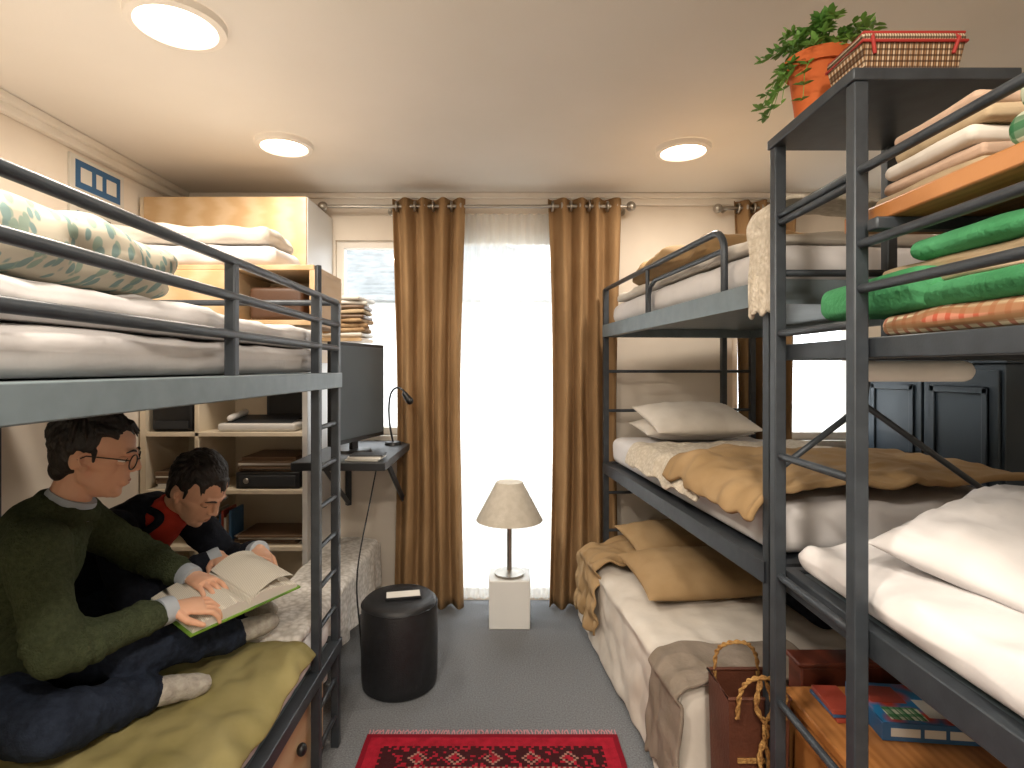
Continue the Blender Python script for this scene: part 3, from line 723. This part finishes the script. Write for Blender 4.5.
# ================= RIGHT FAR BUNK (rotated ~5.5 deg)
ML=Matrix.Translation((.59,3.28,0))@Matrix.Rotation(R(5.5),4,'Z')
m=MB()
for x,y,zt in ((0,0,1.91),(.72,0,1.66),(.9,0,1.66),(0,-1.70,1.70),(.9,-1.70,1.70)): m.box(x-.015,x+.015,y-.015,y+.015,0,zt,MET)
for z0,z1,mt in ((.84,.90,MET),(1.63,1.70,METL)):
    m.box(-.02,.02,-1.70,0,z0,z1,mt); m.box(.88,.92,-1.70,0,z0,z1,mt); m.box(.02,.88,-1.72,-1.68,z0,z1,mt); m.box(.02,.88,-.02,.02,z0,z1,mt); m.box(.02,.88,-1.68,-.02,z1-.025,z1-.008,mt)
for z in (1.43,1.2,.72,.5): m.tube([(0,0,z),(.9,0,z)],.009,MET,8)
m.tube([(0,0,1.91),(0,-1.36,1.91)]+arc((0,-1.36,1.84),.07,90,180,6,'yz')+[(0,-1.43,1.70)],.012,MET,10)
m.tube([(0,-.72,1.70),(0,-.72,1.78)]+[(0,-.74,1.82),(0,-.80,1.84),(0,-1.43,1.84)],.010,MET,8)
m.tube([(0,-.7,1.70),(0,-.7,1.91)],.010,MET,8)
m.build('bunk_bed.001',xf=ML,bevel=.003)
MB().soft(.025,.875,-1.67,-.03,.902,1.05,.045,SHEET,amp=.006,fs_=6).build('mattress.002',xf=ML)
MB().soft(.025,.875,-1.67,-.03,1.702,1.815,.045,SHEET,amp=.006,fs_=6).build('mattress.003',xf=ML)
MB().soft(.03,.87,-1.64,-.1,1.823,1.86,.018,SHEET2,amp=.012,fs_=6).build('white_duvet.001',xf=ML)
MB().soft(.04,.55,-1.2,-.35,1.87,1.97,.045,TAN,amp=.035,fs_=6,seg=.03).build('rumpled_tan_blanket',xf=ML,subs=1)
blanket('cream_knit_throw',[(.3,1.895),(-.01,1.9),(-.035,1.86),(-.04,1.70),(-.045,1.60)],-1.80,-1.64,KNIT,amp=.008,xf=ML,sd=4,nu=40,nv=20)
m=MB(); m.pillow((.42,-.20,1.115),.60,.32,.12,SHEET2,rot=(R(6),0,0),sd=1); m.build('pillow',xf=ML)
m=MB(); m.pillow((.40,-.32,1.18),.58,.38,.13,SHEET2,rot=(R(16),0,R(3)),sd=6); m.build('pillow.001',xf=ML)
blanket('cream_knit_blanket',[(.88,1.062),(.4,1.064),(.03,1.062),(-.0,1.04),(-.03,.97)],-1.3,-.50,KNIT,amp=.016,xf=ML,sd=7,edge=.03)
blanket('tan_quilt',[(.9,1.10),(.45,1.10),(.03,1.095),(-.01,1.07),(-.03,1.04),(-.04,1.01)],-1.69,-1.02,TAN,amp=.020,xf=ML,sd=11,edge=.04,fs_=5,thick=.02)
# floor-level bed
ML2=Matrix.Translation((.44,3.28,0))@Matrix.Rotation(R(5.5),4,'Z')
MB().soft(.0,.97,-1.46,-.08,.0,.40,.04,SHEET2,amp=.012,fs_=7).build('low_bed',xf=ML2)
blanket('white_bedspread',[(.94,.415),(.4,.415),(.02,.412),(-.015,.38),(-.022,.2),(-.035,.03)],-1.47,-.06,SHEET2,amp=.012,xf=ML2,sd=21,edge=.015)
blanket('brown_throw',[(.9,.45),(.3,.46),(.02,.45),(-.04,.41),(-.06,.25),(-.08,.12)],-.50,-.10,TAN,amp=.03,xf=ML2,sd=31,edge=.05,fs_=6)
m=MB(); m.pillow((.50,-.36,.55),.70,.36,.14,TAN,rot=(R(10),0,R(4)),sd=21); m.build('pillow.002',xf=ML2)
m=MB(); m.pillow((.38,-.74,.51),.64,.42,.15,TAN,rot=(R(8),0,R(2)),sd=17); m.build('pillow.003',xf=ML2)
blanket('taupe_cloth',[(.5,.43),(.1,.43),(-.0,.42),(-.035,.38),(-.045,.2),(-.05,.08)],-1.50,-1.24,mat('taupe','#8c8074',.95,col2='#7a6f62',ns=8,bump=.3),amp=.012,xf=ML2,sd=41)
MB().soft(.66,.92,-1.2,-.85,.43,.52,.04,NAVY,amp=.03,fs_=8,seg=.03).build('dark_jacket',xf=ML2,subs=1)

# ================= RIGHT NEAR BUNK
m=MB(); X=.72; Y0,Y1,Y2=-.45,1.145,1.477; XE=1.64
for x,y,zt in ((X,Y1,2.03),(X,Y2,2.03),(XE,1.49,2.03),(X,Y0,1.86),(XE,Y0,1.86)): m.box(x-.015,x+.015,y-.015,y+.015,0,zt,MET)
for z in (1.83,1.54,1.22,.904,.574,.25): m.tube([(X,Y1,z),(X,Y2,z)],.010,MET,8)
for z0,z1 in ((.86,.918),(1.47,1.512)):
    m.box(X+.02,X+.055,Y0,1.5,z0,z1,MET); m.box(XE-.02,XE+.02,Y0,1.5,z0,z1,MET); m.box(X+.05,XE-.02,1.47,1.5,z0,z1,MET); m.box(X+.05,XE-.02,Y0-.02,Y0+.02,z0,z1,MET); m.box(X+.05,XE-.02,Y0+.02,1.47,z1-.02,z1-.008,METL)
for z in (1.85,1.70,1.61): m.tube([(X,Y0,z),(X,Y2 if z>1.8 else Y1,z)],.010,MET,10)
m.tube([(X,Y2,1.70),(XE,Y2,1.70)],.010,MET)
m.box(X-.02,1.04,Y1-.02,Y2+.02,2.03,2.055,MET); m.box(1.0,1.026,Y2-.015,Y2+.015,1.5,2.03,MET)
m.tube([(.73,1.53,1.16),(.98,1.53,1.35)],.009,MET,8); m.tube([(.98,1.53,1.35),(1.6,1.51,.90)],.009,MET,8); m.tube([(.98,1.53,1.35),(.98,1.50,1.48)],.009,MET,8)
m.build('bunk_bed.002',bevel=.003)
m=MB(); m.box(X+.03,1.6,-.4,1.24,1.745,1.78,WOODO); 
for y in (1.1,.3): m.box(X,1.62,y-.015,y+.015,1.72,1.745,MET)
m.build('wooden_shelf_board',bevel=.004)
z=1.782
m=MB()
for i,(t,mt) in enumerate(((.032,BEIGE),(.028,PINKB),(.032,SHEET2),(.028,BEIGE),(.024,PINKB))):
    m.soft(.80+.012*(i%2),1.25,.94+.01*(i%3),1.22-.015*i,z,z+t,.02,mt,amp=.004,fs_=10,sd=i); z+=t
m.build('stack_of_folded_linen')
m=MB(); m.soft(.765,1.15,.5,.86,1.782,1.835,.022,GPLAID,amp=.006,fs_=9); m.soft(.77,1.15,.5,.85,1.835,1.885,.022,GPLAID,amp=.008,fs_=9,sd=4); m.build('folded_check_cloth')
m=MB(); z=1.514
for i,(t,mt,x0,y1) in enumerate(((.048,PLAID,.775,1.17),(.050,GREEN,.77,1.30),(.026,PINKB,.79,1.24),(.026,BEIGE,.80,1.20),(.042,GREEN,.79,1.10))):
    m.soft(x0,1.5,.35,y1,z,z+t,t*.5,mt,amp=.008,fs_=7,seg=.04,sd=i*2); z+=t-.002
m.soft(.755,.85,1.02,1.36,1.56,1.64,.03,GREEN,amp=.01,fs_=9,sd=3)
m.build('stack_of_folded_blankets',subs=1)
m=MB(); m.cap((.80,1.25,1.443),.024,(1.02,1.25,1.443),.024,SHEET2); m.tube([(.79,1.25,1.443),(.785,1.25,1.443)],[.012,.011],BEIGE)
m.build('rolled_mat')
MB().soft(.75,1.61,-.42,1.462,.922,1.015,.045,SHEET,amp=.022,fs_=6,seg=.04,sd=6).build('white_comforter',subs=1)
m=MB(); m.pillow((1.08,1.14,1.085),.48,.38,.15,SHEET,rot=(R(8),R(-10),R(22)),sd=33,amp=.014); m.build('pillow.004')
# basket
m=MB(); bx,by,bz=.835,1.205,2.057
def ringr(w,d,z): return [(bx-w,by-d,z),(bx+w,by-d,z),(bx+w,by+d,z),(bx-w,by+d,z)]
vs=ringr(.095,.055,bz)+ringr(.105,.063,bz+.06); m.add(vs,[(0,1,5,4),(1,2,6,5),(2,3,7,6),(3,0,4,7),(3,2,1,0)],WICK)
m.soft(bx-.108,bx+.108,by-.066,by+.066,bz+.06,bz+.078,.01,WICK)
for z,w,d in ((bz+.006,.096,.056),(bz+.06,.107,.065),(bz+.078,.103,.062)):
    m.tube([V(p)for p in ringr(w,d,z)],.0035,REDT,8,closed=True)
for sx in (-1,1): m.tube([(bx+sx*.08,by-.062,bz+.035),(bx+sx*.088,by-.068,bz+.065),(bx+sx*.08,by-.055,bz+.082)],.004,REDT,8)
m.build('woven_basket',bevel=.004)
# plant
px_,py_,pz=.775,1.385,2.056
m=MB(); m.lathe([(.001,0),(.050,0),(.066,.125),(.076,.125),(.078,.155),(.070,.157),(.066,.138),(.001,.134)],(px_,py_,pz),TERR,40); m.ell((px_,py_,pz+.136),(.064,.064,.01),SOIL)
rnd=random.Random(3)
for i in range(36):
    a=rnd.uniform(0,2*math.pi); ln=rnd.uniform(.07,.16); up=rnd.uniform(.03,.10); 
    if i<8: a=rnd.uniform(2.6,3.9); ln=rnd.uniform(.12,.19); up=.03
    p=V((px_,py_,pz+.145)); dr=V((math.cos(a),math.sin(a),0)); pts=[]
    for s in range(9):
        t=s/8; sag=(.15 if i<8 else .04)*t**2.2
        pts.append(p+dr*ln*(t**.9)*.85+V((0,0,up*math.sin(min(1,t*1.2)*math.pi/2)-sag))+V((rnd.uniform(-1,1),rnd.uniform(-1,1),0))*.004)
    m.tube(pts,[.0022-.0015*s/8 for s in range(9)],LEAF,5)
    for s in range(1,9):
        for q in (-1,1,0):
            b=pts[s]; d2=(dr*.5+V((-dr.y,dr.x,0))*q*.9+V((rnd.uniform(-.4,.4),rnd.uniform(-.4,.4),rnd.uniform(-.2,.6)))).normalized()
            L=rnd.uniform(.018,.030); sd=d2.cross(V((0,0,1)));
            if sd.length<.1: continue
            sd.normalize(); n=sd.cross(d2)
            vs=[b,b+d2*L*.35+sd*L*.24+n*.002,b+d2*L*.75+sd*L*.18,b+d2*L-n*.003,b+d2*L*.75-sd*L*.18,b+d2*L*.35-sd*L*.24+n*.002,b+d2*L*.5-n*.002]
            m.add(vs,[(0,1,6),(1,2,6),(2,3,6),(3,4,6),(4,5,6),(5,0,6)],LEAF)
m.build('potted_plant',angle=60)

# ---- wooden chest, game box, box, bag
m=MB(); m.box(.84,1.6,.7,1.66,.0,.47,WOODO); m.box(.825,1.61,.69,1.675,.47,.50,WOODO); m.box(.826,.84,.75,1.6,.06,.42,WOODO); m.build('wooden_chest',bevel=.006)
m=MB(); Mg=Matrix.Translation((1.12,1.50,.502))@Matrix.Rotation(R(-6),4,'Z')
m.box(-.15,.15,-.09,.10,0,.045,P2,Mg); m.box(-.145,.145,-.085,.095,.045,.046,GAME,Mg)
for (a,b_) in ((-.13,-.06),(-.05,.0),(.01,.09)): m.box(a,b_,-.0915,-.09,.012,.033,P1,Mg)
for (a,b_,c_,d_,mt) in ((-.13,-.04,.0,.08,P3),(-.02,.06,-.06,.02,P1),(.07,.135,.02,.085,P4),(-.12,-.03,-.075,-.02,GPLAID)): m.box(a,b_,c_,d_,.046,.0468,mt,Mg)
m.build('board_game_box',bevel=.001)
stack('stack_of_magazines.002',.88,.95,1.50,1.62,.502,3,[P2,P3,P1],t=(.008,.014))
m=MB(); m.box(.90,1.35,1.70,1.78,.0,.54,REDW); m.box(.89,1.36,1.695,1.785,.54,.555,REDW); m.build('reddish_wood_crate',bevel=.005)
m=MB(); 
vs=[(.645,1.60,0),(.80,1.60,0),(.80,1.74,0),(.645,1.74,0),(.635,1.59,.51),(.81,1.59,.51),(.81,1.75,.51),(.635,1.75,.51)]
m.add(vs,[(0,1,5,4),(1,2,6,5),(2,3,7,6),(3,0,4,7),(3,2,1,0)],LEATH); m.box(.66,.79,1.585,1.592,.33,.342,ROPE)
m.tube([(.635,1.59,.51),(.81,1.59,.51),(.81,1.75,.51),(.635,1.75,.51)],.006,LEATH,6,closed=True)
def rope(pts,r=.005):
    P=spline(pts,9)
    for ph in (0,math.pi):
        Q=[]
        for i,p in enumerate(P):
            a=ph+i*.9; Q.append(p+V((math.cos(a)*r*.7,math.sin(a)*r*.5,math.sin(a)*r*.5)))
        m.tube(Q,r*.8,ROPE,7)
rope([(.655,1.58,.46),(.66,1.57,.54),(.69,1.565,.58),(.75,1.565,.58),(.785,1.57,.54),(.79,1.58,.46)])
rope([(.655,1.75,.48),(.66,1.75,.56),(.69,1.74,.595),(.75,1.74,.595),(.785,1.75,.55),(.79,1.75,.48)])
rope([(.72,1.572,.58),(.705,1.568,.50),(.735,1.568,.44),(.715,1.57,.36),(.73,1.57,.26),(.72,1.57,.16)],.006)
rope([(.73,1.572,.58),(.75,1.568,.50),(.725,1.565,.44),(.74,1.57,.34),(.735,1.57,.22)],.005)
m.build('leather_tote_bag',bevel=.003)
# navy cabinet on right wall
NAVC=mat('navy_paint','#2c3944',.5,col2='#33414d',ns=4)
m=MB(); m.box(2.2,2.37,2.46,3.40,0,1.47,NAVC); m.box(2.185,2.375,2.44,3.42,1.47,1.495,NAVC)
for a,b_ in ((2.48,2.92),(2.94,3.38)):
    m.box(2.185,2.2,a,b_,.06,1.44,NAVC)
    for z0,z1 in ((.12,.7),(.8,1.36)):
        for (ya,yb,za,zb) in ((a+.05,b_-.05,z0,z0+.03),(a+.05,b_-.05,z1-.03,z1),(a+.05,a+.08,z0,z1),(b_-.08,b_-.05,z0,z1)): m.box(2.175,2.185,ya,yb,za,zb,NAVC)
    m.ell((2.17,(b_-.03) if a<2.6 else a+.03,.95),(.014,.014,.014),NICK)
m.build('navy_cabinet',bevel=.004)

# ---------------- world & camera
w=bpy.data.worlds.new('World'); bpy.context.scene.world=w; w.use_nodes=True
bg=w.node_tree.nodes['Background']; bg.inputs[0].default_value=(.93,.97,1,1); bg.inputs[1].default_value=4.6
cam=bpy.data.cameras.new('Camera'); co=bpy.data.objects.new('Camera',cam); bpy.context.scene.collection.objects.link(co)
co.location=(0,0,1.45); co.rotation_euler=(R(90),0,0); cam.sensor_width=36; cam.lens=560/1024*36; cam.shift_x=7/1024; cam.shift_y=-16/1024; cam.clip_start=.02
bpy.context.scene.camera=co
vs_=bpy.context.scene.view_settings
try: vs_.view_transform='Standard'; vs_.look='None'; vs_.exposure=0.22
except Exception as ex: print(ex)
